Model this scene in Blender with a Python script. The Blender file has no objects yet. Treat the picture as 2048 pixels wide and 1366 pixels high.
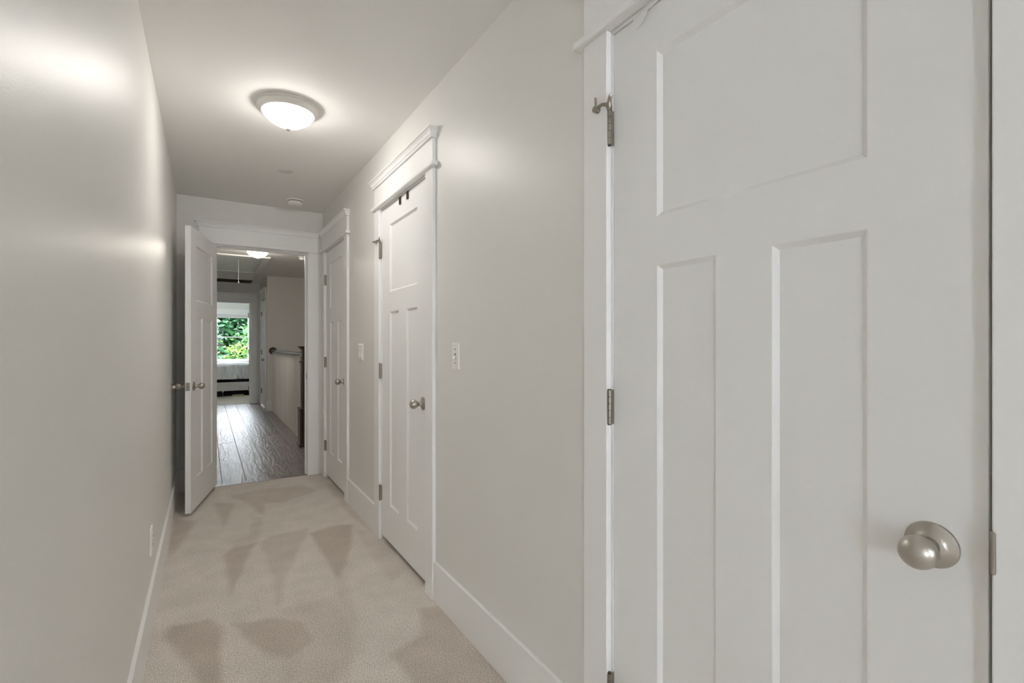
import bpy, math, random
from mathutils import Vector, Matrix
random.seed(7)
R = math.radians
sc = bpy.context.scene
COL = sc.collection

# ------------------------------------------------------------------ camera, world, exposure
cam_d = bpy.data.cameras.new('camera'); cam = bpy.data.objects.new('camera', cam_d); COL.objects.link(cam)
cam.location = (0, 0, 1.218); cam.rotation_euler = (R(90), 0, -0.561086)
cam_d.sensor_width = 36; cam_d.lens = 972.02 / 2048 * 36; cam_d.shift_y = 4 / 2048
cam_d.clip_start = .02; cam_d.clip_end = 200
sc.camera = cam
w = bpy.data.worlds.new('overcast_sky'); sc.world = w; w.use_nodes = True
bg = w.node_tree.nodes['Background']; bg.inputs[0].default_value = (.86, .93, 1.0, 1); bg.inputs[1].default_value = 15.0
vs = sc.view_settings; vs.view_transform = 'Standard'; vs.look = 'None'; vs.gamma = 1; vs.use_curve_mapping = False
vs.exposure = 1.0
sc.cycles.use_light_tree = False; sc.cycles.diffuse_bounces = 12; sc.cycles.max_bounces = 14; sc.cycles.glossy_bounces = 2; sc.cycles.sample_clamp_indirect = 6; sc.cycles.adaptive_threshold = .04
LAMP_CORRIDOR = 21.8
LAMP_HALL = 40.0

# ------------------------------------------------------------------ helpers
class MB:
    """collects polygons for ONE mesh"""
    def __init__(s): s.v = []; s.f = []; s.sm = []
    def add(s, vs, fs, smooth=False):
        b = len(s.v); s.v += [tuple(p) for p in vs]; s.f += [tuple(i + b for i in f) for f in fs]; s.sm += [smooth] * len(fs); return s
    def box(s, x0, x1, y0, y1, z0, z1):
        vs = [(x0,y0,z0),(x1,y0,z0),(x1,y1,z0),(x0,y1,z0),(x0,y0,z1),(x1,y0,z1),(x1,y1,z1),(x0,y1,z1)]
        return s.add(vs, [(3,2,1,0),(4,5,6,7),(0,1,5,4),(1,2,6,5),(2,3,7,6),(3,0,4,7)])
    def lathe(s, prof, org=(0,0,0), axis=(0,0,1), n=32):
        """prof: (radius, height along axis)"""
        a = Vector(axis).normalized(); u = a.orthogonal().normalized(); v = a.cross(u); o = Vector(org)
        vs = []; fs = []
        for r, h in prof:
            for k in range(n):
                t = 2 * math.pi * k / n; vs.append(o + a * h + (u * math.cos(t) + v * math.sin(t)) * max(r, 1e-5))
        for i in range(len(prof) - 1):
            for k in range(n):
                k2 = (k + 1) % n; fs.append((i*n+k, i*n+k2, (i+1)*n+k2, (i+1)*n+k))
        return s.add(vs, fs, True)
    def cyl(s, p0, p1, r, n=16, r1=None):
        p0 = Vector(p0); p1 = Vector(p1); h = (p1 - p0).length
        r1 = r if r1 is None else r1
        return s.lathe([(0,0),(r,0),(r1,h),(0,h)], p0, p1 - p0, n)
    def tube(s, pts, r, n=10):
        pts = [Vector(p) for p in pts]; vs = []; fs = []; u = None
        for i, p in enumerate(pts):
            d = (pts[min(i+1, len(pts)-1)] - pts[max(i-1, 0)]).normalized()
            u = d.orthogonal().normalized() if u is None else (u - d * u.dot(d)).normalized()
            v = d.cross(u); rr = r[i] if isinstance(r, (list, tuple)) else r
            vs += [p + (u * math.cos(2*math.pi*k/n) + v * math.sin(2*math.pi*k/n)) * rr for k in range(n)]
        for i in range(len(pts) - 1):
            for k in range(n):
                k2 = (k+1) % n; fs.append((i*n+k, i*n+k2, (i+1)*n+k2, (i+1)*n+k))
        fs.append(tuple(reversed(range(n)))); fs.append(tuple(range((len(pts)-1)*n, len(pts)*n)))
        return s.add(vs, fs, True)
    def prism(s, prof, a0, a1, mapf, cap=True):
        """prof: closed 2-D polygon (p, q) extruded from a0 to a1; mapf(p, q, a, end) -> xyz"""
        n = len(prof); vs = [mapf(p, q, a0, 0) for p, q in prof] + [mapf(p, q, a1, 1) for p, q in prof]
        fs = [(i, (i+1) % n, n + (i+1) % n, n + i) for i in range(n)]
        if cap: fs += [tuple(reversed(range(n))), tuple(range(n, 2*n))]
        return s.add(vs, fs)
    def mesh(s, name, mat):
        import bmesh
        m = bpy.data.meshes.new(name); m.from_pydata(s.v, [], s.f); m.validate()
        bm = bmesh.new(); bm.from_mesh(m); bmesh.ops.recalc_face_normals(bm, faces=bm.faces[:]); bm.to_mesh(m); bm.free()
        if any(s.sm):
            m.polygons.foreach_set('use_smooth', [True] * len(m.polygons)); m.set_sharp_from_angle(angle=R(38))
        m.materials.append(mat); m.update(); return m
    def build(s, name, mat, parent=None, bevel=0, seg=2):
        return link(name, s.mesh(name, mat), parent, bevel, seg)
def link(name, mesh, parent=None, bevel=0, seg=2):
    o = bpy.data.objects.new(name, mesh); COL.objects.link(o)
    if parent: o.parent = parent
    if bevel:
        b = o.modifiers.new('bevel', 'BEVEL'); b.width = bevel; b.segments = seg; b.limit_method = 'ANGLE'; b.angle_limit = R(40)
        b.harden_normals = False
    return o
def tag(o, label=None, cat=None, group=None, kind=None):
    for k, v in (('label', label), ('category', cat), ('group', group), ('kind', kind)):
        if v: o[k] = v
    return o
def empty(name, loc=(0,0,0), rz=0.0):
    o = bpy.data.objects.new(name, None); COL.objects.link(o); o.location = loc; o.rotation_euler = (0, 0, rz)
    o.empty_display_size = .1; return o
def box(name, b, mat, parent=None, bevel=0, seg=2):
    return MB().box(*b).build(name, mat, parent, bevel, seg)

# ------------------------------------------------------------------ materials
def new_mat(name):
    m = bpy.data.materials.new(name); m.use_nodes = True
    return m, m.node_tree.nodes, m.node_tree.links, m.node_tree.nodes['Principled BSDF']
def mat(name, col, rough=.5, metal=0.0, bump=None, spec=.5, var=None):
    """bump = (scale, strength, distance); var = (scale, amount): soft colour variation"""
    m, N, L, P = new_mat(name)
    P.inputs['Base Color'].default_value = (*col, 1); P.inputs['Roughness'].default_value = rough
    P.inputs['Metallic'].default_value = metal; P.inputs['Specular IOR Level'].default_value = spec
    tc = N.new('ShaderNodeTexCoord')
    if var:
        n = N.new('ShaderNodeTexNoise'); n.inputs['Scale'].default_value = var[0]; n.inputs['Detail'].default_value = 4
        L.new(tc.outputs['Object'], n.inputs['Vector'])
        mx = N.new('ShaderNodeMix'); mx.data_type = 'RGBA'
        mx.inputs[6].default_value = (*[c * (1 - var[1]) for c in col], 1); mx.inputs[7].default_value = (*[min(1, c * (1 + var[1])) for c in col], 1)
        L.new(n.outputs['Fac'], mx.inputs[0]); L.new(mx.outputs[2], P.inputs['Base Color'])
    if bump:
        n = N.new('ShaderNodeTexNoise'); n.inputs['Scale'].default_value = bump[0]; n.inputs['Detail'].default_value = 1
        L.new(tc.outputs['Object'], n.inputs['Vector'])
        b = N.new('ShaderNodeBump'); b.inputs['Strength'].default_value = bump[1]; b.inputs['Distance'].default_value = bump[2]
        L.new(n.outputs['Fac'], b.inputs['Height']); L.new(b.outputs['Normal'], P.inputs['Normal'])
    return m
def emit_mat(name, col, strength):
    m, N, L, P = new_mat(name)
    P.inputs['Base Color'].default_value = (.9, .9, .88, 1); P.inputs['Roughness'].default_value = .3
    P.inputs['Emission Color'].default_value = (*col, 1); P.inputs['Emission Strength'].default_value = strength
    return m
M = {}
M['wall'] = mat('satin_greige_wall_paint', (.79, .78, .758), .41, bump=(260, .10, .002), spec=.40)
M['ceil'] = mat('flat_ceiling_paint', (.87, .862, .845), .8, spec=.3)
M['trim'] = mat('semi_gloss_white_trim_paint', (.90, .90, .897), .36, spec=.4)
M['door'] = mat('semi_gloss_white_door_paint', (.89, .891, .890), .40, spec=.4)
M['nickel'] = mat('satin_nickel', (.50, .47, .425), .34, metal=1.0)
M['nickel_dark'] = mat('aged_nickel', (.33, .30, .26), .36, metal=1.0)
M['plastic'] = mat('white_plastic', (.90, .89, .87), .35)
M['slot'] = mat('dark_slot', (.05, .045, .04), .6)
M['pan'] = mat('brushed_nickel_lamp_pan', (.66, .64, .61), .42, metal=.35)
M['lampglass'] = emit_mat('lit_opal_glass', (1.0, .962, .905), LAMP_CORRIDOR)
M['lampglass2'] = emit_mat('lit_opal_glass_hall', (1.0, .93, .82), LAMP_HALL)
M['finial'] = mat('satin_finial', (.48, .455, .42), .45)
M['hook'] = mat('dark_bronze_hook', (.10, .085, .065), .45, metal=.6)
M['rubber'] = mat('white_rubber', (.75, .74, .72), .6)
M['subfloor'] = mat('beige_floor', (.42, .37, .32), .95)
M['white'] = mat('white_baluster_paint', (.78, .765, .74), .4)
M['plywood'] = mat('grey_white_hatch_plywood', (.86, .87, .93), .48, var=(9, .10), spec=.6)
M['ventdark'] = mat('vent_shadow', (.05, .045, .04), .8)
M['vent'] = mat('vent_frame_paint', (.75, .72, .68), .5)
M['fabric'] = mat('white_comforter_cotton', (.72, .73, .76), .9, bump=(60, .3, .01))
M['bedwood'] = mat('whitewashed_bed_wood', (.60, .58, .57), .6, var=(6, .22))
M['black'] = mat('black_fabric', (.012, .012, .014), .8)
M['yellow'] = mat('faded_yellow_cover', (.42, .42, .22), .6)
M['blind'] = mat('white_roller_blind', (.72, .70, .72), .8)
M['bark'] = mat('tree_bark', (.10, .075, .055), .9)
M['grass'] = mat('lawn_grass', (.08, .16, .04), .9)

def carpet_mat():
    m, N, L, P = new_mat('beige_cut_pile_carpet'); P.inputs['Roughness'].default_value = 1.0; P.inputs['Specular IOR Level'].default_value = .1
    P.inputs['Sheen Weight'].default_value = .15
    tc = N.new('ShaderNodeTexCoord')
    at = N.new('ShaderNodeAttribute'); at.attribute_name = 'pile_lay'
    n1 = N.new('ShaderNodeTexNoise'); n1.inputs['Scale'].default_value = 190; n1.inputs['Detail'].default_value = 2; n1.inputs['Roughness'].default_value = .7
    n2 = N.new('ShaderNodeTexNoise'); n2.inputs['Scale'].default_value = 7; n2.inputs['Detail'].default_value = 3
    for n in (n1, n2): L.new(tc.outputs['Object'], n.inputs['Vector'])
    r1 = N.new('ShaderNodeMapRange'); r1.inputs['From Min'].default_value = .3; r1.inputs['From Max'].default_value = .7
    r1.inputs['To Min'].default_value = .58; r1.inputs['To Max'].default_value = 1.36; L.new(n1.outputs['Fac'], r1.inputs['Value'])
    r2 = N.new('ShaderNodeMapRange'); r2.inputs['From Min'].default_value = .3; r2.inputs['From Max'].default_value = .7
    r2.inputs['To Min'].default_value = .93; r2.inputs['To Max'].default_value = 1.06; L.new(n2.outputs['Fac'], r2.inputs['Value'])
    mx = N.new('ShaderNodeMix'); mx.data_type = 'RGBA'
    mx.inputs[6].default_value = (.71, .65, .59, 1); mx.inputs[7].default_value = (.545, .475, .41, 1)
    L.new(at.outputs['Fac'], mx.inputs[0])
    mu = N.new('ShaderNodeMath'); mu.operation = 'MULTIPLY'; L.new(r1.outputs[0], mu.inputs[0]); L.new(r2.outputs[0], mu.inputs[1])
    hs = N.new('ShaderNodeVectorMath'); hs.operation = 'SCALE'; L.new(mx.outputs[2], hs.inputs[0]); L.new(mu.outputs[0], hs.inputs['Scale'])
    L.new(hs.outputs[0], P.inputs['Base Color'])
    b = N.new('ShaderNodeBump'); b.inputs['Strength'].default_value = .55; b.inputs['Distance'].default_value = .006
    L.new(n1.outputs['Fac'], b.inputs['Height']); L.new(b.outputs['Normal'], P.inputs['Normal'])
    return m
M['carpet'] = carpet_mat()

def wood_mat(name, c0, c1, rough, axis, scale, bump, coat=0.0):
    """long-grained wood: rings stretched along one axis, different on every plank"""
    m, N, L, P = new_mat(name)
    tc = N.new('ShaderNodeTexCoord'); oi = N.new('ShaderNodeObjectInfo')
    off = N.new('ShaderNodeVectorMath'); off.operation = 'SCALE'; off.inputs[0].default_value = (7.3, 19.1, 5.7); L.new(oi.outputs['Random'], off.inputs['Scale'])
    ad = N.new('ShaderNodeVectorMath'); ad.operation = 'ADD'; L.new(tc.outputs['Object'], ad.inputs[0]); L.new(off.outputs[0], ad.inputs[1])
    mp = N.new('ShaderNodeMapping'); mp.inputs['Scale'].default_value = tuple(scale * (.13 if i == axis else 1) for i in range(3)); L.new(ad.outputs[0], mp.inputs[0])
    n0 = N.new('ShaderNodeTexNoise'); n0.inputs['Scale'].default_value = 1.1; n0.inputs['Detail'].default_value = 2; L.new(mp.outputs[0], n0.inputs['Vector'])
    ring = N.new('ShaderNodeMath'); ring.operation = 'MULTIPLY'; ring.inputs[1].default_value = 34; L.new(n0.outputs['Fac'], ring.inputs[0])
    si = N.new('ShaderNodeMath'); si.operation = 'SINE'; L.new(ring.outputs[0], si.inputs[0])
    n1 = N.new('ShaderNodeTexNoise'); n1.inputs['Scale'].default_value = 9; n1.inputs['Detail'].default_value = 5; L.new(mp.outputs[0], n1.inputs['Vector'])
    h = N.new('ShaderNodeMath'); h.operation = 'MULTIPLY_ADD'; h.inputs[1].default_value = .32; L.new(si.outputs[0], h.inputs[0]); L.new(n1.outputs['Fac'], h.inputs[2])
    cr = N.new('ShaderNodeMapRange'); cr.inputs['From Min'].default_value = .15; cr.inputs['From Max'].default_value = .9; L.new(h.outputs[0], cr.inputs['Value'])
    mx = N.new('ShaderNodeMix'); mx.data_type = 'RGBA'; mx.inputs[6].default_value = (*c0, 1); mx.inputs[7].default_value = (*c1, 1); L.new(cr.outputs[0], mx.inputs[0])
    hv = N.new('ShaderNodeMapRange'); hv.inputs['To Min'].default_value = .75; hv.inputs['To Max'].default_value = 1.3; L.new(oi.outputs['Random'], hv.inputs['Value'])
    sv = N.new('ShaderNodeVectorMath'); sv.operation = 'SCALE'; L.new(mx.outputs[2], sv.inputs[0]); L.new(hv.outputs[0], sv.inputs['Scale'])
    L.new(sv.outputs[0], P.inputs['Base Color']); P.inputs['Roughness'].default_value = rough; P.inputs['Specular IOR Level'].default_value = .8; P.inputs['Coat Weight'].default_value = coat; P.inputs['Coat Roughness'].default_value = .62; P.inputs['Coat IOR'].default_value = 1.7
    b = N.new('ShaderNodeBump'); b.inputs['Strength'].default_value = bump; b.inputs['Distance'].default_value = .002
    L.new(h.outputs[0], b.inputs['Height']); L.new(b.outputs['Normal'], P.inputs['Normal'])
    return m
M['plank'] = wood_mat('dark_brushed_oak_plank', (.085, .062, .059), (.19, .145, .138), .37, 1, 9.0, .9, .8)
M['newel'] = wood_mat('dark_red_brown_stained_wood', (.020, .008, .005), (.062, .025, .013), .30, 2, 14.0, .15)
def glass_mat():
    m = bpy.data.materials.new('clear_window_glass'); m.use_nodes = True; N = m.node_tree.nodes; L = m.node_tree.links; N.clear()
    o = N.new('ShaderNodeOutputMaterial'); t = N.new('ShaderNodeBsdfTransparent'); g = N.new('ShaderNodeBsdfGlossy'); g.inputs['Roughness'].default_value = .02
    mx = N.new('ShaderNodeMixShader'); mx.inputs[0].default_value = .003
    L.new(t.outputs[0], mx.inputs[1]); L.new(g.outputs[0], mx.inputs[2]); L.new(mx.outputs[0], o.inputs[0]); return m
M['glass'] = glass_mat()
def leaf_mat(name, c0, c1):
    m, N, L, P = new_mat(name); P.inputs['Roughness'].default_value = .7; P.inputs['Specular IOR Level'].default_value = .15
    tc = N.new('ShaderNodeTexCoord'); n = N.new('ShaderNodeTexNoise'); n.inputs['Scale'].default_value = 2.2; n.inputs['Detail'].default_value = 6
    L.new(tc.outputs['Object'], n.inputs['Vector'])
    r = N.new('ShaderNodeMapRange'); r.inputs['From Min'].default_value = .35; r.inputs['From Max'].default_value = .68; L.new(n.outputs['Fac'], r.inputs['Value'])
    mx = N.new('ShaderNodeMix'); mx.data_type = 'RGBA'; mx.inputs[6].default_value = (*c0, 1); mx.inputs[7].default_value = (*c1, 1)
    L.new(r.outputs[0], mx.inputs[0]); L.new(mx.outputs[2], P.inputs['Base Color'])
    return m
M['leaf_a'] = leaf_mat('mid_green_leaves', (.018, .062, .018), (.065, .165, .027))
M['leaf_b'] = leaf_mat('deep_green_leaves', (.014, .05, .026), (.038, .11, .04))
M['leaf_c'] = leaf_mat('yellow_green_leaves', (.028, .07, .011), (.095, .155, .024))

# ------------------------------------------------------------------ plan (metres)
CZ = 2.44
XL, XR = -.207, .924          # corridor walls
YE = 4.82                     # end wall of the carpeted corridor
YF = 11.2                     # far wall of the wood-floored hall
YB = 15.2                     # window wall of the far bedroom
XD = .927                     # face of the closet doors
WT = .115
OP = 2.052                    # height of door openings
A0, A1 = .2125, .967           # door openings along the right wall
B0, B1 = 2.243, 3.003
C0, C1 = 3.903, 4.662
E0, E1 = .037, .792           # opening in the end wall (x)
S0, S1 = 10.00, 10.745        # door in the side wall of the far hall
F0, F1 = .03, .775            # far bedroom doorway (x)

def struct(o, label, cat):
    return tag(o, label, cat, kind='structure')

# ------------------------------------------------------------------ room shell
m = MB()
for y0, y1 in ((-3.4, A0), (A1, B0), (B1, C0), (C1, YE)): m.box(XR, XR + WT, y0, y1, 0, CZ)
for y0, y1 in ((A0, A1), (B0, B1), (C0, C1)): m.box(XR, XR + WT, y0, y1, OP, CZ)
struct(m.build('wall_right', M['wall']), 'long greige right corridor wall holding three white closet doors', 'wall')
struct(box('wall_left', (XL - .12, XL, .42, YE, 0, CZ), M['wall']), 'blank shiny greige left corridor wall with one low outlet', 'wall')
m = MB().box(XL - .12, E0, YE, YE + WT, 0, CZ).box(E1, 2.2, YE, YE + WT, 0, CZ).box(E0, E1, YE, YE + WT, OP, CZ)
struct(m.build('wall_end', M['wall']), 'greige end wall around the open doorway to the dark wood hall', 'wall')
# room behind the camera, with the window whose daylight reaches the nearest door
struct(box('wall_back_left', (-3.6, XL - .12, .42, .54, 0, CZ), M['wall']), 'greige wall of the room where the corridor begins', 'wall')
struct(box('wall_back_side', (-3.72, -3.6, -3.4, .54, 0, CZ), M['wall']), 'greige side wall of the room where the corridor begins', 'wall')
BWIN = [(-2.40, -1.65, .9, 1.95), (.40, .90, .9, 2.25)]     # window behind the viewpoint, plus an added one to brighten the corridor's end
m = MB(); xa = -3.72
for x0, x1, z0, z1 in BWIN:
    m.box(xa, x0, -3.52, -3.4, 0, CZ).box(x0, x1, -3.52, -3.4, 0, z0).box(x0, x1, -3.52, -3.4, z1, CZ); xa = x1
m.box(xa, 1.9, -3.52, -3.4, 0, CZ)
struct(m.build('wall_back', M['wall']), 'greige window wall of the room where the corridor begins', 'wall')
struct(box('wall_closet', (1.75, 1.87, -3.4, YE, -.1, CZ), M['wall']), 'plain wall at the back of the closets', 'wall')
# hall
struct(box('wall_hall_left', (XL - .12, XL, YE + WT, YF, 0, CZ), M['wall']), 'greige left wall of the wood floored hall', 'wall')
m = MB()
m.box(XR, XR + WT, 9.9 - .12, S0, 0, CZ).box(XR, XR + WT, S1, YF, 0, CZ).box(XR, XR + WT, S0, S1, OP, CZ)
struct(m.build('wall_hall_side', M['wall']), 'short greige wall with a narrow door at the far end of the hall', 'wall')
struct(box('wall_stairwell_end', (XR + WT, 2.3, 9.78, 9.9, -2.8, CZ), M['wall']), 'tan wall behind the stair railing', 'wall')
struct(box('wall_stairwell_inner', (.96, 1.075, YE, 9.9, -2.8, -.12), M['wall']), 'stairwell wall below the hall floor edge', 'wall')
struct(box('wall_stairwell_front', (1.075, 2.2, 6.0, 6.15, -2.8, -.12), M['wall']), 'stairwell wall below the top step', 'wall')
struct(box('wall_stairwell_side', (2.2, 2.32, YE, 9.9, -2.8, CZ), M['wall']), 'greige outer wall of the stairwell', 'wall')
m = MB().box(XL - .12, F0, YF, YF + WT, 0, CZ).box(F1, 2.6, YF, YF + WT, 0, CZ).box(F0, F1, YF, YF + WT, OP, CZ)
struct(m.build('wall_hall_end', M['wall']), 'shaded greige wall around the far bedroom doorway', 'wall')
struct(box('wall_hall_closet', (1.9, 2.0, 9.9, YF, 0, CZ), M['wall']), 'plain wall at the back of the far closet', 'wall')
# bedroom
m = MB().box(-1.72, -1.6, YF, 13.3, 0, CZ).box(-1.72, -1.6, 13.85, YB, 0, CZ).box(-1.72, -1.6, 13.3, 13.85, 0, .9).box(-1.72, -1.6, 13.3, 13.85, 1.95, CZ)
struct(m.build('wall_bedroom_left', M['wall']), 'left wall of the far bedroom', 'wall')
struct(box('wall_bedroom_right', (2.5, 2.62, YF + WT, YB, 0, CZ), M['wall']), 'right wall of the far bedroom', 'wall')
struct(box('wall_bedroom_front', (-1.72, XL - .12, YF, YF + WT, 0, CZ), M['wall']), 'bedroom side of the hall end wall', 'wall')
BW0, BW1, BZ0, BZ1 = .19, 1.02, .74, 2.04
m = MB().box(-1.72, BW0, YB, YB + .14, 0, CZ).box(BW1, 2.62, YB, YB + .14, 0, CZ).box(BW0, BW1, YB, YB + .14, 0, BZ0).box(BW0, BW1, YB, YB + .14, BZ1, CZ)
struct(m.build('wall_bedroom_window', M['wall']), 'wall around the far bedroom window', 'wall')
# ceilings and floors
cl = struct(box('ceiling', (-3.72, 2.4, -3.52, YE + WT, CZ, CZ + .1), M['ceil']), 'pale corridor ceiling carrying the lit dome lamp', 'ceiling')
struct(box('ceiling.001', (-.4, 2.4, YE + WT, YF + WT, CZ, CZ + .1), M['ceil']), 'darker hall ceiling with the attic hatch', 'ceiling')
struct(box('ceiling.002', (-1.8, 2.7, YF + WT, YB + .14, CZ, CZ + .1), M['ceil']), 'ceiling of the far bedroom', 'ceiling')
pm = MB().lathe([(0, -.0016), (.050, -.0016), (.053, 0)], (.473, 3.77, CZ), n=32)
M['patch'] = mat('darker_ceiling_spot', (.78, .768, .75), .75)  # round spot slightly darker than the ceiling around it
pm.build('patch', M['patch'], cl)['label'] = 'faint darker round patch'
struct(box('floor', (-3.72, 1.87, -3.52, YE + .03, -.12, -.006), M['subfloor']), 'beige floor of the room and closets beside the corridor', 'floor')

# carpet with vacuum marks: triangles where the pile leans the other way
def floor_pt(zx, zy):
    px = 300 + zx / 2.6947; py = 960 + zy / 2.6947; t = (px - 1024) / 972.02; S, Cc = math.sin(.561086), math.cos(.561086)
    d = 1.218 * 972.02 / (py - 687); return ((S + t * Cc) * d, (Cc - t * S) * d)
MARKS = [(.75, [(350,125),(455,122),(438,170),(400,250)]), (.7, [(530,125),(620,118),(612,190),(585,180)]),
    (.95, [(402,402),(455,365),(585,330),(520,430),(440,615),(420,540)]), (.55, [(598,335),(640,300),(862,258),(800,380),(715,570),(690,700),(650,500)]),
    (1., [(865,290),(960,248),(1090,240),(1082,370),(1020,545),(940,420)]), (.95, [(75,855),(112,785),(330,748),(388,800),(396,1200),(330,1200),(200,990)]),
    (.85, [(440,778),(640,742),(820,760),(900,860),(740,970),(640,940),(560,890)]), (.35, [(690,690),(990,622),(1100,800),(1060,1200),(700,1200),(720,960),(860,860)]),
    (.8, [(1450,690),(1560,680),(1760,850),(2040,1200),(1500,1200),(1290,940),(1465,845)]), (.6, [(430,90),(560,52),(830,28),(900,60),(720,120),(560,135)]),
    (.55, [(945,8),(1000,40),(1130,190),(1235,310),(1160,260),(1055,170)]), (.8, [(130,205),(190,215),(245,222),(155,370),(100,420),(115,300)]),
    (.5, [(550,200),(620,195),(580,330),(455,365),(440,330),(540,300)]), (.4, [(1100,250),(1235,310),(1400,480),(1300,560),(1180,400)]),
    (.35, [(1000,600),(1040,420),(1060,560),(1120,780),(1100,800)])]
POLY = [(s, [floor_pt(*p) for p in P]) for s, P in MARKS]
def inside(x, y, P):
    c = False; j = len(P) - 1
    for i in range(len(P)):
        xi, yi = P[i]; xj, yj = P[j]
        if (yi > y) != (yj > y) and x < (xj - xi) * (y - yi) / (yj - yi) + xi: c = not c
        j = i
    return c
def edge_dist(x, y, P):
    b = 9.
    for i in range(len(P)):
        x0, y0 = P[i - 1]; x1, y1 = P[i]; dx, dy = x1 - x0, y1 - y0
        t = max(0, min(1, ((x - x0) * dx + (y - y0) * dy) / (dx * dx + dy * dy + 1e-9)))
        b = min(b, math.hypot(x - x0 - t * dx, y - y0 - t * dy))
    return b
def carpet():
    from mathutils import noise
    st = .014; x0, x1, y0, y1 = XL, XR + .03, .45, YE + .012
    nx = int((x1 - x0) / st); ny = int((y1 - y0) / st); vs = []; lay = []
    bbs = [(min(p[0] for p in P) - .04, max(p[0] for p in P) + .04, min(p[1] for p in P) - .04, max(p[1] for p in P) + .04) for s, P in POLY]
    for j in range(ny + 1):
        y = y0 + (y1 - y0) * j / ny
        for i in range(nx + 1):
            x = x0 + (x1 - x0) * i / nx
            wx = x + .012 * noise.noise((x * 9, y * 6, 0)); wy = y + .02 * noise.noise((x * 8, y * 6, 5)); v = 0.
            for (s, P), b in zip(POLY, bbs):
                if b[0] < wx < b[1] and b[2] < wy < b[3]:
                    e = edge_dist(wx, wy, P); g = .5 + .5 * e / .016 if inside(wx, wy, P) else .5 - .5 * e / .016
                    v = max(v, s * max(0, min(1, g)))
            vs.append((x, y, .0006 * noise.noise((x * 40, y * 40, 1)))); lay.append(v)
    fs = [(j*(nx+1)+i, j*(nx+1)+i+1, (j+1)*(nx+1)+i+1, (j+1)*(nx+1)+i) for j in range(ny) for i in range(nx)]
    me = bpy.data.meshes.new('carpet'); me.from_pydata(vs, [], fs)
    at = me.attributes.new('pile_lay', 'FLOAT', 'POINT'); at.data.foreach_set('value', lay)
    me.materials.append(M['carpet']); return link('floor.001', me)
struct(carpet(), 'beige cut-pile corridor carpet with triangular vacuum marks', 'carpet')
struct(box('floor.004', (-3.6, XR, -3.4, .45, -.006, 0), M['carpet']), 'beige carpet of the room where the corridor begins', 'carpet')

# hall floor: every plank its own board
fl = struct(empty('floor.002', (0, 0, 0)), 'dark brown wide-plank hall floor shining in window light', 'floor')
row_w = .1865; x = .1145 - 2 * row_w; k = 0
while x < 2.2:
    xa, xb = max(x, XL - .1), min(x + row_w, 2.2); y = YE + .095; stop = YF + .06
    if xb > 1.08: stop = 6.16
    if x < 1.075 < x + row_w: xb = 1.075; stop = 9.78
    first = True
    while y < stop - .01:
        ln = random.choice([.9, 1.2, 1.5, 1.8]); ln = ln * random.uniform(.35, .9) if first else ln; first = False
        y2 = min(stop, y + ln)
        if stop - y2 < .25: y2 = stop
        dz = random.uniform(-.0006, .0006)
        p = MB().box(-(xb - xa) / 2 + .0012, (xb - xa) / 2 - .0012, .0012, (y2 - y) - .0012, -.016, 0).build('plank', M['plank'], fl, .0016, 2)
        p.location = ((xa + xb) / 2, y, dz); y = y2
    if x < 1.075 < x + row_w: x = 1.075
    else: x += row_w
    k += 1
p = box('threshold_board', (E0 - .03, E1 + .03, YE + .0, YE + .0935, -.016, .003), M['plank'], fl, .004)
box('subfloor', (XL - .12, 1.08, YE + .03, YF + .06, -.12, -.0165), M['slot'], fl); box('subfloor', (1.08, 2.2, YE + .03, 6.16, -.12, -.0165), M['slot'], fl)
struct(box('floor.003', (-1.7, 2.6, YF + .06, YB, -.12, -.002), M['carpet']), 'pale carpet of the far bedroom', 'carpet')
struct(box('trim_8', (F0 - .01, F1 + .01, YF + .045, YF + .085, -.002, .006), M['trim'], None, .003), 'pale threshold strip between hall planks and bedroom carpet', 'threshold')
struct(box('floor.005', (1.0, 2.3, YE, 9.9, -2.9, -2.75), M['subfloor']), 'floor at the bottom of the stairwell', 'floor')
st = struct(empty('stairs', (1.08, 6.16, 0)), 'stairs going down behind the railing', 'stairs')
for i in range(12): box('step', (0, 1.1, i * .26, i * .26 + .29, -.19 * (i + 1) - .04, -.19 * (i + 1)), M['newel'], st)

# ------------------------------------------------------------------ baseboards
BH, BT = .184, .014
def baseboard(name, axis, face, into, a0, a1, label):
    """axis 'y': runs along y on plane x = face, growing by 'into'"""
    m = MB()
    if axis == 'y': m.box(min(face, face + into), max(face, face + into), a0, a1, 0, BH)
    else: m.box(a0, a1, min(face, face + into), max(face, face + into), 0, BH)
    return struct(m.build(name, M['trim'], None, .0018), label, 'baseboard')
CW = .092
baseboard('baseboard_left', 'y', XL, BT, .42, YE, 'long white baseboard along the left corridor wall')
baseboard('baseboard_right', 'y', XR, -BT, A1 + CW, B0 - CW, 'white baseboard between the nearest door and the middle door')
baseboard('baseboard_right.001', 'y', XR, -BT, B1 + CW, C0 - CW, 'short white baseboard between the middle and farthest closet doors')
baseboard('baseboard_end', 'x', YE, -BT, XL + BT, E0 - CW, 'short dark corner baseboard behind the open door')
baseboard('baseboard_hall', 'y', XR, -BT, 9.78 - BT, S0 - CW, 'stub of white baseboard wrapping the hall wall corner')
baseboard('baseboard_hall.001', 'x', 9.78, -BT, XR, 1.06, 'white baseboard under the tan wall beside the balusters')
baseboard('baseboard_hall.002', 'y', XR, -BT, S1 + CW, YF, 'white baseboard in the far hall corner')
baseboard('baseboard_bedroom', 'x', YB, -BT, -1.6, 2.5, 'white baseboard under the bedroom window')

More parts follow.
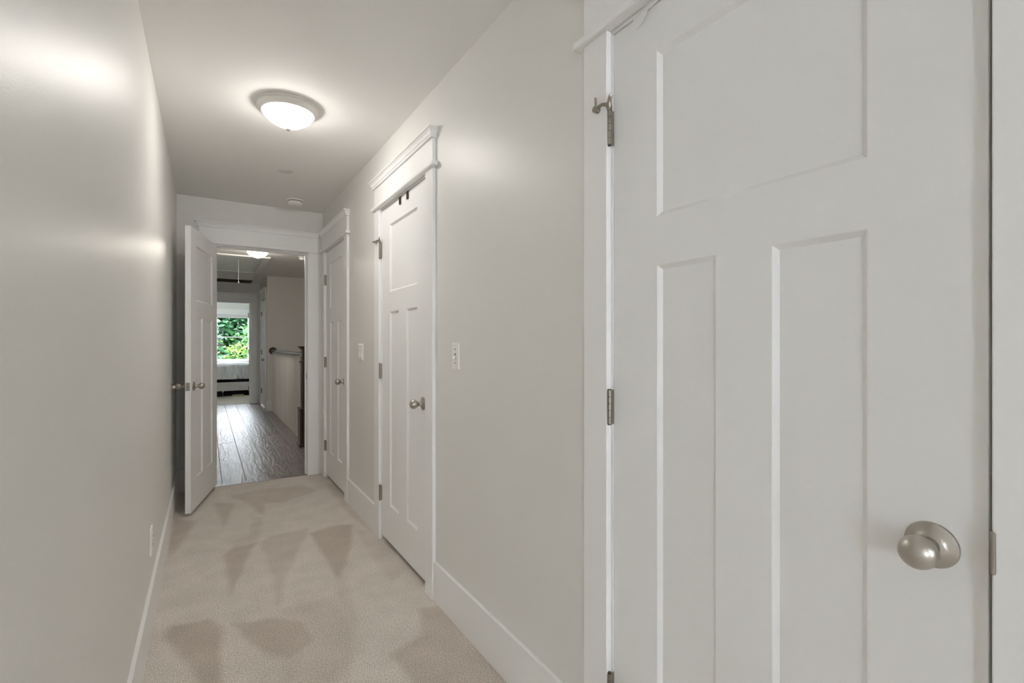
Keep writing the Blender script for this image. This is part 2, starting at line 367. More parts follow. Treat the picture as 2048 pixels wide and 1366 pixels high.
# ------------------------------------------------------------------ craftsman door surrounds
TH = .018
def crown_prof():
    # (outward from board face, height) of the small crown cap
    P = [(0, 0), (.009, 0), (.011, .003), (.011, .011), (.014, .0125), (.015, .016), (.0165, .022), (.0195, .029), (.0245, .035), (.030, .0385), (.0305, .044), (0, .044)]
    return P
def surround(name, org, rz, w0, w1, label, over0=.030, over1=.030, cw0=CW, cw1=CW, wt=WT, head=True, mats=M):
    """local frame: x along the wall, -y out of the wall, wall face at y = 0; opening w0..w1"""
    e = struct(empty(name, org, rz), label, 'door trim'); t = mats['trim']
    RV = .005
    box('side_casing', (w0 - cw0, w0 + RV * 0, -TH, 0, 0, 2.057), t, e, .0015)
    box('side_casing', (w1, w1 + cw1, -TH, 0, 0, 2.057), t, e, .0015)
    a, b = w0 - cw0, w1 + cw1
    box('fillet', (a - over0, b + over1, -TH - .016, 0, 2.057, 2.079), t, e, .005, 3)
    box('frieze', (a, b, -TH, 0, 2.079, 2.196), t, e, .001)
    P = crown_prof(); m = MB()
    # front run with square returns: sweep the profile round three sides
    vs = []; n = len(P)
    for p, q in P:
        r0, r1 = min(p, over0), min(p, over1)
        vs += [(a - r0, 0, 2.196 + q), (a - r0, -TH - p, 2.196 + q), (b + r1, -TH - p, 2.196 + q), (b + r1, 0, 2.196 + q)]
    fs = []
    for i in range(n - 1):
        for k in range(3): fs.append((i*4+k, i*4+k+1, (i+1)*4+k+1, (i+1)*4+k))
    fs.append(tuple((n - 1) * 4 + k for k in range(4))); fs.append((0, 1, 2, 3))
    m.add(vs, fs); m.build('crown', t, e)
    # jambs and head jamb lining the opening, 3 mm of lining inside the casing
    J = .0045
    box('jamb', (w0, w0 + J, 0, wt, 0, OP - .0), t, e, .0006); box('jamb', (w1 - J, w1, 0, wt, 0, OP), t, e, .0006)
    box('head_jamb', (w0 + J, w1 - J, 0, wt, OP - .004, OP), t, e, .0006)
    s0 = .042
    box('stop', (w0 + J, w0 + J + .011, s0, s0 + .03, 0, OP - .004), t, e, .001); box('stop', (w1 - J - .011, w1 - J, s0, s0 + .03, 0, OP - .004), t, e, .001)
    box('stop', (w0 + J + .011, w1 - J - .011, s0, s0 + .03, OP - .015, OP - .004), t, e, .001)
    return e
# right wall: local x runs towards the camera, so rotate by -90 degrees about the wall face
surround('trim_1', (XR, 0, 0), R(-90), -A1, -A0, 'white craftsman casing around the nearest closet door')
surround('trim_2', (XR, 0, 0), R(-90), -B1, -B0, 'white craftsman casing and crown around the middle closet door')
surround('trim_3', (XR, 0, 0), R(-90), -C1, -C0, 'white craftsman casing around the farthest closet door beside the end wall')
surround('trim_4', (0, YE, 0), 0, E0, E1, 'white craftsman casing around the open end doorway', over1=.0)
surround('trim_5', (XR, 0, 0), R(-90), -S1, -S0, 'small white casing around the far hall side door')
surround('trim_6', (0, YF, 0), 0, F0, F1, 'shaded white casing around the far bedroom doorway', over1=.02)
# hall side of the end doorway
e7 = struct(empty('trim_7', (0, YE + WT, 0)), 'hall side casing of the end doorway', 'door trim')
box('side_casing', (E0 - CW, E0, 0, TH, 0, 2.2), M['trim'], e7); box('side_casing', (E1, E1 + CW, 0, TH, 0, 2.2), M['trim'], e7); box('frieze', (E0, E1, 0, TH, OP, 2.2), M['trim'], e7)

# ------------------------------------------------------------------ three-panel doors
def leaf_meshes(w, h, t=.035):
    z = lambda v: v - .027
    s = .148; pw = .160
    # stile 148, mullion between the two lower panels
    pan = [(s, w - s, z(1.528), z(1.928)), (s, s + pw, z(.246), z(1.408)), (w - s - pw, w - s, z(.246), z(1.408))]
    dep, ins = .0095, .010
    us = sorted({0, w} | {p[0] for p in pan} | {p[1] for p in pan}); zs = sorted({0, h} | {p[2] for p in pan} | {p[3] for p in pan})
    m = MB()
    for face, sg in ((0, 1), (t, -1)):
        for i in range(len(us) - 1):
            for j in range(len(zs) - 1):
                cu, cz = (us[i] + us[i+1]) / 2, (zs[j] + zs[j+1]) / 2
                if any(p[0] < cu < p[1] and p[2] < cz < p[3] for p in pan): continue
                m.add([(us[i], face, zs[j]), (us[i+1], face, zs[j]), (us[i+1], face, zs[j+1]), (us[i], face, zs[j+1])], [(0, 1, 2, 3)])
        for a, b, c, d in pan:
            y2 = face + sg * dep; o = [(a, face, c), (b, face, c), (b, face, d), (a, face, d)]
            q = [(a + ins, y2, c + ins), (b - ins, y2, c + ins), (b - ins, y2, d - ins), (a + ins, y2, d - ins)]
            m.add(o + q, [(k, (k + 1) % 4, 4 + (k + 1) % 4, 4 + k) for k in range(4)])
    for j in range(len(zs) - 1):
        for u in (0, w): m.add([(u, 0, zs[j]), (u, t, zs[j]), (u, t, zs[j+1]), (u, 0, zs[j+1])], [(0, 1, 2, 3)])
    for i in range(len(us) - 1):
        for zz in (0, h): m.add([(us[i], 0, zz), (us[i+1], 0, zz), (us[i+1], t, zz), (us[i], t, zz)], [(0, 1, 2, 3)])
    # weld
    key = {}; vs = []; idx = []
    for v in m.v:
        k = tuple(round(c, 5) for c in v)
        if k not in key: key[k] = len(vs); vs.append(v)
        idx.append(key[k])
    m.v = vs; m.f = [tuple(idx[i] for i in f) for f in m.f]
    pm = [MB().box(a + ins - .001, b - ins + .001, dep, t - dep, c + ins - .001, d - ins + .001).mesh('panel', M['door']) for a, b, c, d in pan]
    return m.mesh('leaf', M['door']), pm
DH = 2.0445 - .027
LM = {}
def knob(parent, loc, out, name='knob'):
    """egg knob on a round rosette; out = +1 / -1 along local y"""
    ax = (0, out, 0)
    k = MB().lathe([(0, .008), (.0125, .008), (.0135, .013), (.0115, .019), (.0100, .024), (.0112, .029), (.0160, .034), (.0208, .040), (.0236, .047),
                    (.0241, .053), (.0226, .060), (.0185, .066), (.0115, .0705), (.005, .0722), (0, .0725)], loc, ax, 40).build(name, M['nickel'], parent)
    MB().lathe([(0, 0), (.0335, 0), (.0340, .002), (.0330, .0045), (.0290, .0065), (.0230, .0078), (.0190, .0105), (.0165, .0125), (0, .0130)], loc, ax, 40).build('rosette', M['nickel'], k)
    return k
def hinge(parent, x, y, zc, hh=.092, side=-1, pin_stop=None):
    """knuckles stand proud of face y, leaf lies in the gap"""
    k = y + side * .0140
    a, b = sorted((k, y + .004)); lf = MB().box(x + .0005, x + .0030, a, b, zc - hh/2, zc + hh/2).build('hinge', M['nickel_dark'], parent)
    for i in range(5):
        a = zc - hh/2 + i * hh/5
        MB().cyl((x, k, a + .0008), (x, k, a + hh/5 - .0008), .0060, 16).build('knuckle', M['nickel_dark'], lf)
    MB().cyl((x, k, zc - hh/2 - .002), (x, k, zc + hh/2 + .002), .0048, 12).build('pin', M['slot'], lf)
    return lf
def pin_stop(parent, x, y, z, mode):
    """hinge pin door stop: collar, pad arm over the casing, bumper arm over the door"""
    k = y - .0140
    s = MB().cyl((x, k, z), (x, k, z + .012), .0070, 16)
    s.tube([(x, k, z + .006), (x - .006, k - .006, z + .018), (x - .016, k - .012, z + .020), (x - .026, k - .015, z + .017), (x - .036, k - .016, z + .014)], [.0066, .0056, .0044, .0044, .0052], 10)
    s.tube([(x, k, z + .006), (x + .003, k - .004, z + .020), (x + .008, k - .007, z + .028), (x + .013, k - .009, z + .034)], [.0066, .0058, .0048, .004], 10)
    o = s.build('hinge_pin_stop', M['nickel_dark'], parent)
    if mode == 'up':
        MB().tube([(x - .036, k - .016, z + .012), (x - .0355, k - .017, z + .026), (x - .035, k - .018, z + .044)], [.0032, .0032, .0032], 10).build('screw_rod', M['nickel_dark'], o)
    else:
        MB().tube([(x - .034, k - .015, z + .014), (x - .052, k - .020, z + .016), (x - .070, k - .024, z + .018)], [.0032, .0032, .0040], 10).build('screw_rod', M['nickel_dark'], o)
    MB().cyl((x - .036, y - .0212, z + .013), (x - .036, k - .022, z + .013), .0085, 18).build('pad', M['nickel_dark'], o)
    MB().cyl((x + .011, k - .009, z + .033), (x + .018, k - .004, z + .037), .0050, 14).build('bumper', M['rubber'], o)
    return o
def door(name, org, rz, w, label, both=False, hside=-1, hinges=True, knobs=(-1,)):
    """hinged edge at local x = 0, face at y = 0 (seen side), thickness towards +y"""
    e = struct(empty(name, org, rz), label, 'door'); key = round(w, 3)
    if key not in LM: LM[key] = leaf_meshes(w, DH)
    lm, pm = LM[key]
    o = link('leaf', lm, e, .0012); o.location.z = .027
    for p in pm: q = link('panel', p, e); q.location.z = .027
    for s in knobs: knob(e, (w - .063, 0 if s < 0 else .035, .915), s)
    if hinges:
        for zc in (1.795, 1.048, .290): hinge(e, -.002, 0 if hside < 0 else .035, zc, side=hside)
    return e
GA = .0085; GH = .0066      # latch-side and hinge-side clearances
dA = door('door_1', (XD, A1 - GH, 0), R(-90), A1 - A0 - GA - GH, 'nearest white three-panel closet door filling the right of the view')
dB = door('door_2', (XD, B1 - GH, 0), R(-90), B1 - B0 - GA - GH, 'middle white three-panel closet door with two dark hooks over its top')
dC = door('door_3', (XD, C1 - GH, 0), R(-90), C1 - C0 - GA - GH, 'farthest white three-panel closet door beside the end wall')
pin_stop(dA, -.002, 0, 1.795 + .046, 'up'); pin_stop(dB, -.002, 0, 1.795 + .046, 'side')
# the corridor door stands open against the left wall
ang = R(-103); DW = E1 - E0 - .009
px_, py_ = E0 + .003, YE - .005
dD = door('door_4', (px_, py_, 0), ang, DW, 'open white door swung back beside the left wall', hside=-1, knobs=(-1, 1))
lp = box('latch_plate', (DW - .0002, DW + .0012, .005, .030, .886, .944), M['nickel'], dD, .0006)
MB().cyl((DW + .001, .0175, .915), (DW + .009, .0175, .915), .008, 18, .0062).build('latch_bolt', M['nickel'], lp)
for zz in (.893, .937): MB().cyl((DW + .001, .0175, zz), (DW + .0022, .0175, zz), .0032, 12).build('screw', M['nickel_dark'], lp)
# side door of the hall and the bedroom door pushed inwards
dS = door('door_5', (XD, S1 - GH, 0), R(-90), S1 - S0 - GA - GH, 'narrow white door seen edge-on near the bedroom doorway')
dF = door('door_6', (F1 - .004, YF + WT + .006, 0), R(62), F1 - F0 - .012, 'white bedroom door pushed open into the far bedroom', hside=1, knobs=(-1, 1))
# small fittings that belong to doors and frames
sp = tag(box('strike_plate', (XR - .0215, XR + .003, A0 - .004, A0 + .0025, .903, .962), M['nickel_dark'], None, .0028, 3), 'worn nickel strike plate on the nearest door frame edge', 'strike plate')
sp2 = tag(box('strike_plate', (E1 - .0085, E1 - .0058, YE + .004, YE + .030, .885, .945), M['nickel_dark'], None, .001), 'small nickel strike plate in the open end doorway', 'strike plate')

# white half-round tab hanging over the top of the nearest door
m = MB(); n = 18; vs = []; yc, zc, r = .862, 2.0470, .026
for i in range(n + 1):
    a = math.pi + math.pi * i / n; dy, dz = r * math.cos(a), 1.45 * r * math.sin(a); lift = .0015 + .010 * max(0, (-dz) / (1.45 * r)) ** 1.6 + .004 * max(0, -dy / r)
    vs += [(XD - lift, yc + dy, zc + dz), (XD - lift - .0012, yc + dy, zc + dz)]
vs += [(XD - .0015, yc, zc), (XD - .0027, yc, zc)]; cc = len(vs) - 2; fs = []
for i in range(n):
    fs += [(cc, 2*i, 2*i+2), (cc + 1, 2*i+3, 2*i+1), (2*i, 2*i+1, 2*i+3, 2*i+2)]
m.add(vs, fs, True); tag(m.build('door_tab', M['door']), 'white half-round tab hanging over the top of the nearest door', 'door tab')
# two dark over-door hooks on the middle door
for i, (yy, lab) in enumerate(((2.655, 'dark over-door hook on the middle door, nearer the hinges'), (2.535, 'dark over-door hook on the middle door, farther from the hinges'))):
    h = tag(empty('over_door_hook', (XD, yy, 2.0450)), lab, 'hook', 'over-door hooks')
    m = MB()
    m.box(-.0045, -.0030, -.011, .011, -.043, .0012).box(-.0045, .004, -.011, .011, .0002, .0014)
    m.build('strap', M['hook'], h, .0004, 1)
    box('ridge', (-.0075, -.0045, -.0105, -.0055, -.043, -.001), M['hook'], h, .0006, 1); box('ridge', (-.0075, -.0045, .0055, .0105, -.043, -.001), M['hook'], h, .0006, 1)

# ------------------------------------------------------------------ wall plates
def plate(name, org, rz, label, cat, gangs=1, kind='toggle'):
    """local -y faces the room"""
    e = tag(empty(name, org, rz), label, cat); wd = .070 if gangs == 1 else .116; hh = .116
    m = MB(); a = wd / 2; b = hh / 2; c = .0045
    vs = [(-a, 0, -b), (a, 0, -b), (a, 0, b), (-a, 0, b), (-a, -.0025, -b), (a, -.0025, -b), (a, -.0025, b), (-a, -.0025, b),
          (-a + c, -.0062, -b + c), (a - c, -.0062, -b + c), (a - c, -.0062, b - c), (-a + c, -.0062, b - c)]
    m.add(vs, [(0, 1, 2, 3)] + [(k, (k+1) % 4, 4 + (k+1) % 4, 4 + k) for k in range(4)] + [(4 + k, 4 + (k+1) % 4, 8 + (k+1) % 4, 8 + k) for k in range(4)] + [(8, 9, 10, 11)])
    pl = m.build('cover_plate', M['plastic'], e, .0008)
    xs = [0] if gangs == 1 else [-.023, .023]
    for gx in xs:
        if kind == 'toggle':
            box('slot', (gx - .005, gx + .005, -.0066, -.0060, -.012, .012), M['slot'], pl)
            tg = MB(); tg.add([(gx-.0042,-.006,-.009),(gx+.0042,-.006,-.009),(gx+.0042,-.006,.006),(gx-.0042,-.006,.006),(gx-.0034,-.019,-.0135),(gx+.0034,-.019,-.0135),(gx+.0034,-.020,-.007),(gx-.0034,-.020,-.007)],
                              [(3,2,1,0),(4,5,6,7),(0,1,5,4),(1,2,6,5),(2,3,7,6),(3,0,4,7)])
            tg.build('toggle', M['plastic'], e, .0008)
            for zz in (-.030, .030): MB().cyl((gx, -.006, zz), (gx, -.0072, zz), .0032, 12).build('screw', M['slot'], pl)
        elif kind == 'rocker':
            rk = MB(); rk.add([(gx-.0165,-.006,-.033),(gx+.0165,-.006,-.033),(gx+.0165,-.006,.033),(gx-.0165,-.006,.033),(gx-.0165,-.0125,-.033),(gx+.0165,-.0125,-.033),(gx+.0165,-.0075,.001),(gx-.0165,-.0075,.001),(gx+.0165,-.0068,.033),(gx-.0165,-.0068,.033)],
                              [(0,1,2,3),(4,5,6,7),(7,6,8,9),(0,1,5,4),(2,3,9,8),(0,4,7,9,3),(1,5,6,8,2)])
            rk.build('rocker', M['plastic'], e, .0008)
        else:
            for zz in (-.0195, .0195):
                r = MB().lathe([(0, .006), (.0170, .006), (.0170, .0078), (0, .0080)], (gx, 0, zz), (0, -1, 0), 24).build('receptacle', M['plastic'], e)
                for sx in (-.0062, .0062): box('slot', (gx + sx - .0011, gx + sx + .0011, -.0085, -.0078, zz - .001, zz + .007), M['slot'], r)
                MB().cyl((gx, -.0078, zz - .0075), (gx, -.0085, zz - .0075), .0024, 10).build('slot', M['slot'], r)
            MB().cyl((gx, -.006, 0), (gx, -.0072, 0), .003, 12).build('screw', M['slot'], pl)
    return e
plate('light_switch', (XR, 1.927, 1.163), R(-90), 'white single toggle switch between the nearest and middle doors', 'switch')
plate('light_switch', (XR, 3.470, 1.157), R(-90), 'white double rocker switch between the middle and farthest doors', 'switch', 2, 'rocker')
plate('wall_outlet', (XL, 2.640, .357), R(90), 'white duplex outlet low on the left wall', 'outlet', 1, 'outlet')
# bumper on the left wall that the open door's knob meets
bp = tag(empty('wall_bumper', (XL, 4.095, .915)), 'round wall bumper behind the open door knob', 'door stop')
MB().lathe([(0, 0), (.026, 0), (.027, .003), (.024, .007), (0, .008)], axis=(1, 0, 0)).build('base', M['nickel'], bp)
MB().lathe([(0, .007), (.015, .007), (.016, .012), (.015, .024), (.012, .026), (0, .0265)], axis=(1, 0, 0)).build('pad', M['nickel'], bp)

# ------------------------------------------------------------------ ceiling fittings
def dome_lamp(loc, label, gm, rad=.154):
    e = tag(empty('ceiling_lamp', loc), label, 'ceiling lamp'); k = rad / .178; d = (0, 0, -1)
    P = [(.0, 0), (.152, 0), (.154, .003), (.154, .009), (.151, .012), (.146, .013), (.145, .015), (.1465, .018), (.145, .022), (.141, .029), (.134, .034), (.129, .0365),
         (.1275, .039), (.125, .040), (.122, .039), (.120, .034), (.10, .033)]
    MB().lathe(P, axis=d, n=64).build('pan', M['pan'], e)
    Q = [(.1215, .033), (.1210, .040), (.1175, .049), (.1100, .059), (.0985, .070), (.0840, .081), (.0660, .0915), (.0450, .1005), (.0240, .1070), (.0100, .1095), (0, .110)]
    MB().lathe(Q, axis=d, n=36).build('glass_dome', gm, e)
    MB().lathe([(0, .106), (.014, .106), (.0155, .110), (.0155, .114), (.011, .121), (.006, .126), (0, .127)], axis=d, n=20).build('finial', M['finial'], e)
    return e
dome_lamp((.357, 2.735, CZ), 'lit opal dome lamp with a nickel ring on the corridor ceiling', M['lampglass'])
dome_lamp((.56, 7.10, CZ), 'lit dome lamp seen through the end doorway in front of the hatch', M['lampglass2'])
def smoke(loc, label):
    e = tag(empty('smoke_detector', loc), label, 'smoke detector'); d = (0, 0, -1)
    MB().lathe([(0, 0), (.070, 0), (.071, .006), (.064, .010), (0, .0102)], axis=d, n=40).build('base', M['plastic'], e)
    MB().lathe([(.0605, .0095), (.0605, .0150)], axis=d, n=40).build('vent_slot', M['slot'], e)
    MB().lathe([(0, .0145), (.0595, .0145), (.0600, .019), (.054, .036), (.048, .040), (0, .042)], axis=d, n=40).build('body', M['plastic'], e)
    return e
smoke((.642, 4.50, CZ), 'white smoke detector on the corridor ceiling by the end wall')
smoke((1.165, 7.40, CZ), 'white smoke detector on the hall ceiling above the railing')
# attic hatch
hx0, hx1, hy0, hy1 = .02, .772, 7.66, 9.42; tw = .092; tt = .019
h = tag(empty('attic_hatch', ((hx0 + hx1) / 2, (hy0 + hy1) / 2, CZ)), 'grey attic hatch with wide white trim on the hall ceiling', 'attic hatch')
a, b = (hx1 - hx0) / 2, (hy1 - hy0) / 2
box('frame_board', (-a, a, -b, -b + tw, -tt, 0), M['trim'], h, .0015); box('frame_board', (-a, a, b - tw, b, -tt, 0), M['trim'], h, .0015)
box('frame_board', (-a, -a + tw, -b + tw, b - tw, -tt, 0), M['trim'], h, .0015); box('frame_board', (a - tw, a, -b + tw, b - tw, -tt, 0), M['trim'], h, .0015)
box('gap', (-a + tw, a - tw, -b + tw, b - tw, -.004, -.0005), M['slot'], h)
hp = box('hatch_panel', (-a + tw + .006, a - tw - .006, -b + tw + .006, b - tw - .006, -.013, -.004), M['plywood'], h, .001)
for i, (sx, sy) in enumerate(((-.2, -.62), (.2, -.62), (-.2, -.5))): MB().cyl((sx * .9, sy, -.013), (sx * .9, sy, -.0145), .007, 10).build('screw', M['slot'], hp)
pc = MB().tube([(-.003, -.46, -.013), (-.003, -.46, -.2), (-.003, -.46, -.315)], .0028, 8).build('pull_cord', M['plastic'], h)
MB().lathe([(0, -.345), (.010, -.343), (.011, -.335), (.006, -.322), (.003, -.315), (0, -.315)], (-.003, -.46, 0), n=14).build('cord_pull', M['plastic'], pc)
# return air vent
vx0, vx1, vy0, vy1 = -.02, .79, 10.55, 11.14
v = tag(empty('air_vent', ((vx0 + vx1) / 2, (vy0 + vy1) / 2, CZ)), 'dark return air vent on the hall ceiling before the far wall', 'vent')
a, b = (vx1 - vx0) / 2, (vy1 - vy0) / 2; fw = .035
for bb in ((-a, a, -b, -b + fw), (-a, a, b - fw, b), (-a, -a + fw, -b + fw, b - fw), (a - fw, a, -b + fw, b - fw)): box('frame_rail', (*bb, -.008, 0), M['vent'], v, .002)
box('backing', (-a + fw, a - fw, -b + fw, b - fw, -.0015, -.0005), M['ventdark'], v)
for i in range(14):
    yy = -b + fw + (i + .5) * (2 * b - 2 * fw) / 14
    s = MB(); s.add([(-a + fw, yy - .008, -.0012), (a - fw, yy - .008, -.0012), (a - fw, yy + .010, -.0085), (-a + fw, yy + .010, -.0085), (-a + fw, yy - .008, -.0028), (a - fw, yy - .008, -.0028), (a - fw, yy + .010, -.010), (-a + fw, yy + .010, -.010)],
            [(0,1,2,3),(7,6,5,4),(0,1,5,4),(1,2,6,5),(2,3,7,6),(3,0,4,7)]); s.build('slat', M['ventdark'], v)

# ------------------------------------------------------------------ stair railing
NX, NY = 1.025, 6.25
r = tag(empty('stair_railing', (1.02, NY, 0)), 'white balusters and dark handrail with a brown newel post beside the stairs', 'railing')
n = box('newel_post', (-.062, .072, -.067, .067, .452, 1.0), M['newel'], r, .003); n['label'] = 'dark brown square newel post'
def sq(name, hw, z0, z1, bev=.003): return box(name, (.005 - hw, .005 + hw, -hw, hw, z0, z1), M['newel'], n, bev)
sq('plinth', .095, 0, .43); sq('base_moulding', .107, 0, .035, .010); sq('plinth_cap', .101, .43, .452, .006)
sq('collar', .080, .985, 1.012, .008); sq('head', .068, 1.012, 1.160); sq('cap_moulding', .080, 1.150, 1.168, .007); sq('cap', .094, 1.168, 1.186, .006)
P = [(-.030, 1.068), (.030, 1.068), (.033, 1.085), (.028, 1.100), (.012, 1.106), (-.012, 1.106), (-.028, 1.100), (-.033, 1.085)]
m = MB().prism(P, .066, 9.765 - NY, lambda p, q, a, e: (p, a, q)); hr = m.build('handrail', M['newel'], r, .003)
MB().lathe([(0, 0), (.066, 0), (.066, .008), (.058, .016), (0, .017)], (0, 9.78 - NY, 1.085), (0, -1, 0), 36).build('wall_rosette', M['newel'], r)
bm_ = MB().box(-.0165, .0165, -.0165, .0165, 0, 1.068).mesh('baluster', M['white'])
nb = 29
for i in range(nb):
    q = link('baluster', bm_, r, .0015, 1); q.location = (0, .19 + i * (9.72 - NY - .19) / (nb - 1), 0)

# ------------------------------------------------------------------ windows
def sash_window(name, x0, x1, yin, z0, z1, sgn, label, wall_t=.13, side=None):
    """sgn = +1: outside is +y"""
    e = struct(empty(name, ((x0 + x1) / 2, yin, z0) if side is None else (yin, (x0 + x1) / 2, z0), 0 if side is None else side), label, 'window'); a = (x1 - x0) / 2; hh = z1 - z0; t = M['trim']
    def bx(nm, bx0, bx1, d0, d1, q0, q1, mt=t, bev=.001):
        y0, y1 = sorted((sgn * d0, sgn * d1)); return box(nm, (bx0, bx1, y0, y1, q0, q1), mt, e, bev)
    f = .022
    bx('jamb', -a, -a + f, 0, wall_t, 0, hh); bx('jamb', a - f, a, 0, wall_t, 0, hh); bx('head', -a + f, a - f, 0, wall_t, hh - f, hh); bx('sill', -a + f, a - f, 0, wall_t, 0, f)
    mid = hh * .5; s = .032
    for lo, hi, d in ((f, mid + s / 2, .055), (mid - s / 2, hh - f, .090)):
        for q in ((-a + f, -a + f + s), (a - f - s, a - f)): bx('sash_stile', *q, d, d + .03, lo, hi)
        bx('sash_rail', -a + f + s, a - f - s, d, d + .03, lo, lo + s); bx('sash_rail', -a + f + s, a - f - s, d, d + .03, hi - s, hi)
        bx('pane', -a + f + s, a - f - s, d + .013, d + .017, lo + s, hi - s, M['glass'], 0)
    bx('casing', -a - .085, -a, -.018, 0, 0, hh); bx('casing', a, a + .085, -.018, 0, 0, hh)
    bx('stool', -a - .10, a + .10, -.045, .0, -.022, 0); bx('apron', -a - .085, a + .085, -.016, 0, -.10, -.022); bx('head_casing', -a - .09, a + .09, -.02, 0, hh, hh + .11)
    return e
sash_window('window_1', BW0, BW1, YB, BZ0, BZ1, 1, 'white double-hung bedroom window full of green foliage')
sash_window('window_2', BWIN[0][0], BWIN[0][1], -3.4, BWIN[0][2], BWIN[0][3], -1, 'wide white window behind the viewpoint', .12)
sash_window('window_fill_3', BWIN[1][0], BWIN[1][1], -3.4, BWIN[1][2], BWIN[1][3], -1, 'tall white window added behind the viewpoint to light the far end of the corridor', .12)  # added out of view to send daylight down the corridor
sash_window('window_fill_4', 13.3, 13.85, -1.6, .9, 1.95, 1, 'unseen side window added to brighten the far bedroom', .12, R(90))  # added outside the view as extra daylight for the bedroom
bl = tag(empty('roller_blind', ((BW0 + BW1) / 2, YB, BZ1)), 'white roller blind drawn up at the top of the bedroom window', 'blind')
a = (BW1 - BW0) / 2 - .03
MB().cyl((-a, .03, -.045), (a, .03, -.045), .020, 18).build('roll', M['blind'], bl)
box('cloth', (-a, a, .009, .011, -.115, -.045), M['blind'], bl); box('hem_bar', (-a, a, .004, .016, -.130, -.115), M['blind'], bl, .003)

# ------------------------------------------------------------------ far bedroom
b = tag(empty('bed_frame', (.2, 12.85, 0)), 'whitewashed wooden bed frame with a wide side rail', 'bed')
box('side_rail', (-1.1, 1.02, 0, .028, .135, .330), M['bedwood'], b, .004); box('side_rail', (-1.1, 1.02, 1.48, 1.508, .135, .330), M['bedwood'], b, .004)
for yy in (.03, 1.40):
    for xx in (-1.06, .94): box('leg', (xx, xx + .08, yy, yy + .08, 0, .30), M['bedwood'], b, .003)
box('platform', (-1.06, .98, .03, 1.47, .27, .331), M['black'], b)
tag(box('mattress', (-.88, 1.20, 12.90, 14.33, .333, .60), M['black'], None, .04, 4), 'dark mattress under the white comforter', 'mattress')
from mathutils import noise as NZ
def comforter():
    nx, nu = 150, 70; vs = []
    for j in range(nu + 1):
        u = j / nu
        for i in range(nx + 1):
            x = -.86 + 2.04 * i / nx
            if u < .45:   # front drop, from hem to edge
                k = u / .45; fold = .045 * NZ.noise((x * 9, k * 1.2, 3)) + .030 * NZ.noise((x * 21, k * 2.0, 8))
                hem = .405 + .022 * NZ.noise((x * 3.2, 0, 1)) ; z = hem + (.70 - hem) * k
                y = 12.83 + .02 * k ** 3 + fold * (1.15 - .6 * k) - .012 * math.sin(k * math.pi)
            else:
                k = (u - .45) / .55; y = 12.85 + .10 * min(1, k * 6) * 0 + 1.50 * k
                z = .70 + .045 * min(1, k * 8) ** .6 + .020 * NZ.noise((x * 6, y * 6, 2)) + .014 * NZ.noise((x * 15, y * 15, 6))
            vs.append((x, y, z))
    fs = [(j*(nx+1)+i, j*(nx+1)+i+1, (j+1)*(nx+1)+i+1, (j+1)*(nx+1)+i) for j in range(nu) for i in range(nx)]
    m = MB(); m.add(vs, fs, True); o = m.build('comforter', M['fabric']); s = o.modifiers.new('thickness', 'SOLIDIFY'); s.thickness = .02; s.offset = -1
    o.data.polygons.foreach_set('use_smooth', [True] * len(o.data.polygons)); return o
tag(comforter(), 'rumpled white comforter hanging over the side of the bed', 'comforter')
sb = tag(empty('under_bed_box', (.62, 13.1, 0)), 'black storage box under the bed, behind the yellow-green book', 'box')
box('body', (-.28, .28, -.08, .30, 0, .115), M['black'], sb, .006); box('lid', (-.29, .29, -.09, .31, .108, .125), M['black'], sb, .004)
bed_shade = tag(empty('under_bed_box', (-.055, 13.1, 0)), 'black block added as the shade under the bed, left of the storage box', 'box')  # black block added so the left space under the bed reads as shade
box('body', (-.36, .36, -.10, .30, 0, .120), M['black'], bed_shade, .006); box('lid', (-.37, .37, -.11, .31, .112, .130), M['black'], bed_shade, .004)
bk = tag(empty('book', (.62, 12.93, 0)), 'yellow-green book lying in front of the storage box', 'book')
box('cover', (-.115, .115, -.05, .05, .0, .006), M['yellow'], bk, .001); box('cover', (-.115, .115, -.05, .05, .030, .036), M['yellow'], bk, .001); box('pages', (-.112, .112, -.047, .047, .006, .030), M['yellow'], bk); box('spine', (-.115, -.111, -.05, .05, .006, .030), M['yellow'], bk)

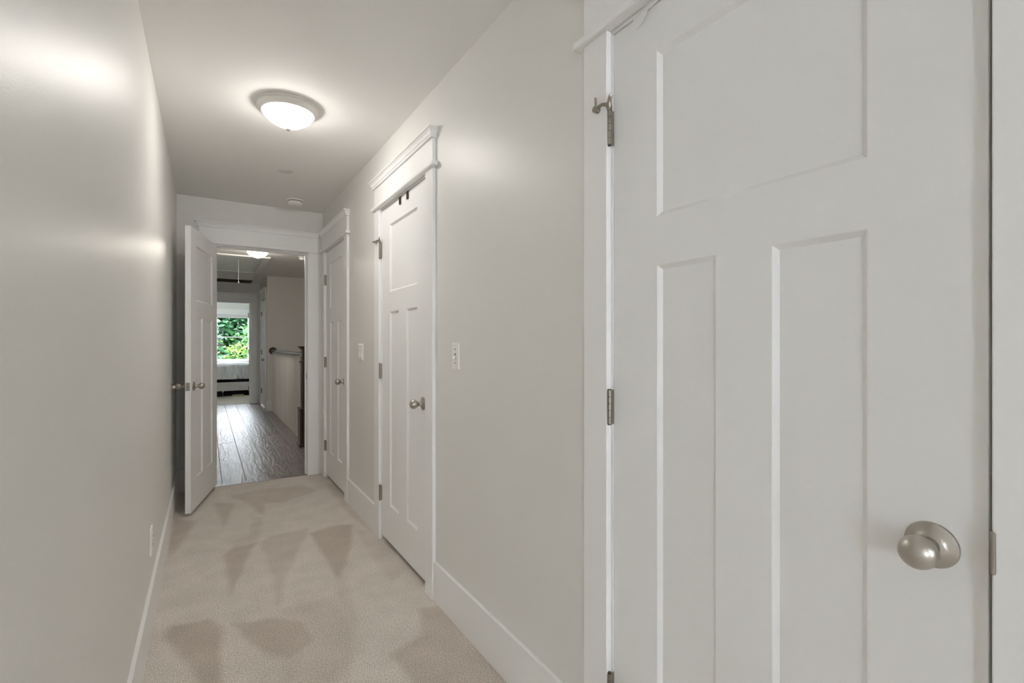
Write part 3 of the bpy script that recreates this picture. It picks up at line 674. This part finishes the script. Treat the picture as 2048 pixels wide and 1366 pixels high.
# ------------------------------------------------------------------ outside
struct(box('ground', (-40, 40, YB + .14, 70, -3.3, -3.2), M['grass']), 'lawn below the bedroom window', 'ground')
def tree(label, loc, blobs, lm, n_leaf, size=.11):
    e = tag(empty('tree', loc), label, 'tree', 'trees outside the bedroom window')
    rnd = random.Random(label); m = MB()
    tot = sum(r ** 2 for _, r in blobs)
    for c, r in blobs:
        # twig clumps: leaves hang in layered sprays
        k = int(n_leaf * r * r / tot)
        clumps = []
        for _ in range(max(6, k // 26)):
            d = Vector((rnd.gauss(0, 1), rnd.gauss(0, 1), rnd.gauss(0, 1))).normalized(); clumps.append(Vector(c) + d * r * rnd.uniform(.72, 1.0))
        for i in range(k):
            q = clumps[i % len(clumps)]; p = q + Vector((rnd.gauss(0, .17), rnd.gauss(0, .17), rnd.gauss(0, .075)))
            dirn = Vector((rnd.uniform(-1, 1), rnd.uniform(-1, 1), rnd.uniform(-.75, .05))).normalized()
            nrm = Vector((rnd.gauss(0, .45), rnd.gauss(0, .45), 1)); sd = dirn.cross(nrm).normalized(); s = size * rnd.uniform(.6, 1.25)
            b0 = p; t = p + dirn * s * 1.5; mdl = p + dirn * s * .7
            m.add([b0, mdl + sd * s * .42, t, mdl - sd * s * .42], [(0, 1, 2, 3)])
    me = bpy.data.meshes.new('crown'); me.from_pydata(m.v, [], m.f); me.materials.append(lm); link('crown', me, e)
    top = max(c[2] for c, r in blobs)
    tr = MB().tube([(0, 0, 0), (.05, 0, 2.0), (-.05, .05, top * .6), (0, 0, top)], [.20, .16, .10, .04], 10).build('trunk', M['bark'], e)
    for c, r in blobs[:6]: MB().tube([(0, 0, max(1.2, c[2] - r - .6)), (c[0] * .5, c[1] * .5, c[2] - r * .4), c], [.07, .05, .02], 7).build('branch', M['bark'], tr)
    return e
def blobset(seed, n, w, z0, z1, r0, r1):
    rr = random.Random(seed); return [((rr.uniform(-w, w), rr.uniform(-w * .6, w * .6), rr.uniform(z0, z1)), rr.uniform(r0, r1)) for _ in range(n)]
tree('deep green tree filling the left of the bedroom window view', (-1.6, 20.6, -3.2), blobset(1, 34, 1.45, 2.6, 5.3, .55, .85), M['leaf_b'], 20000, .12)
tree('mid green tree filling the right of the bedroom window view', (3.6, 20.4, -3.2), blobset(2, 34, 1.75, 2.6, 5.3, .5, .8), M['leaf_a'], 20000, .12)
tree('yellow-green bush low in the right of the bedroom window view', (1.25, 17.0, -3.2), blobset(5, 10, .7, 3.0, 4.05, .28, .40), M['leaf_c'], 3200, .075)
screen = [((-4.5 + .95 * i + .4 * math.sin(i * 7.1 + k), .5 * math.sin(i * 3.3 + k * 2.1), .9 + 1.15 * k), 1.0) for i in range(10) for k in range(5)]
tree('dense dark tree standing farthest behind the bedroom window', (1.6, 26.6, -3.2), screen, M['leaf_b'], 60000, .25)
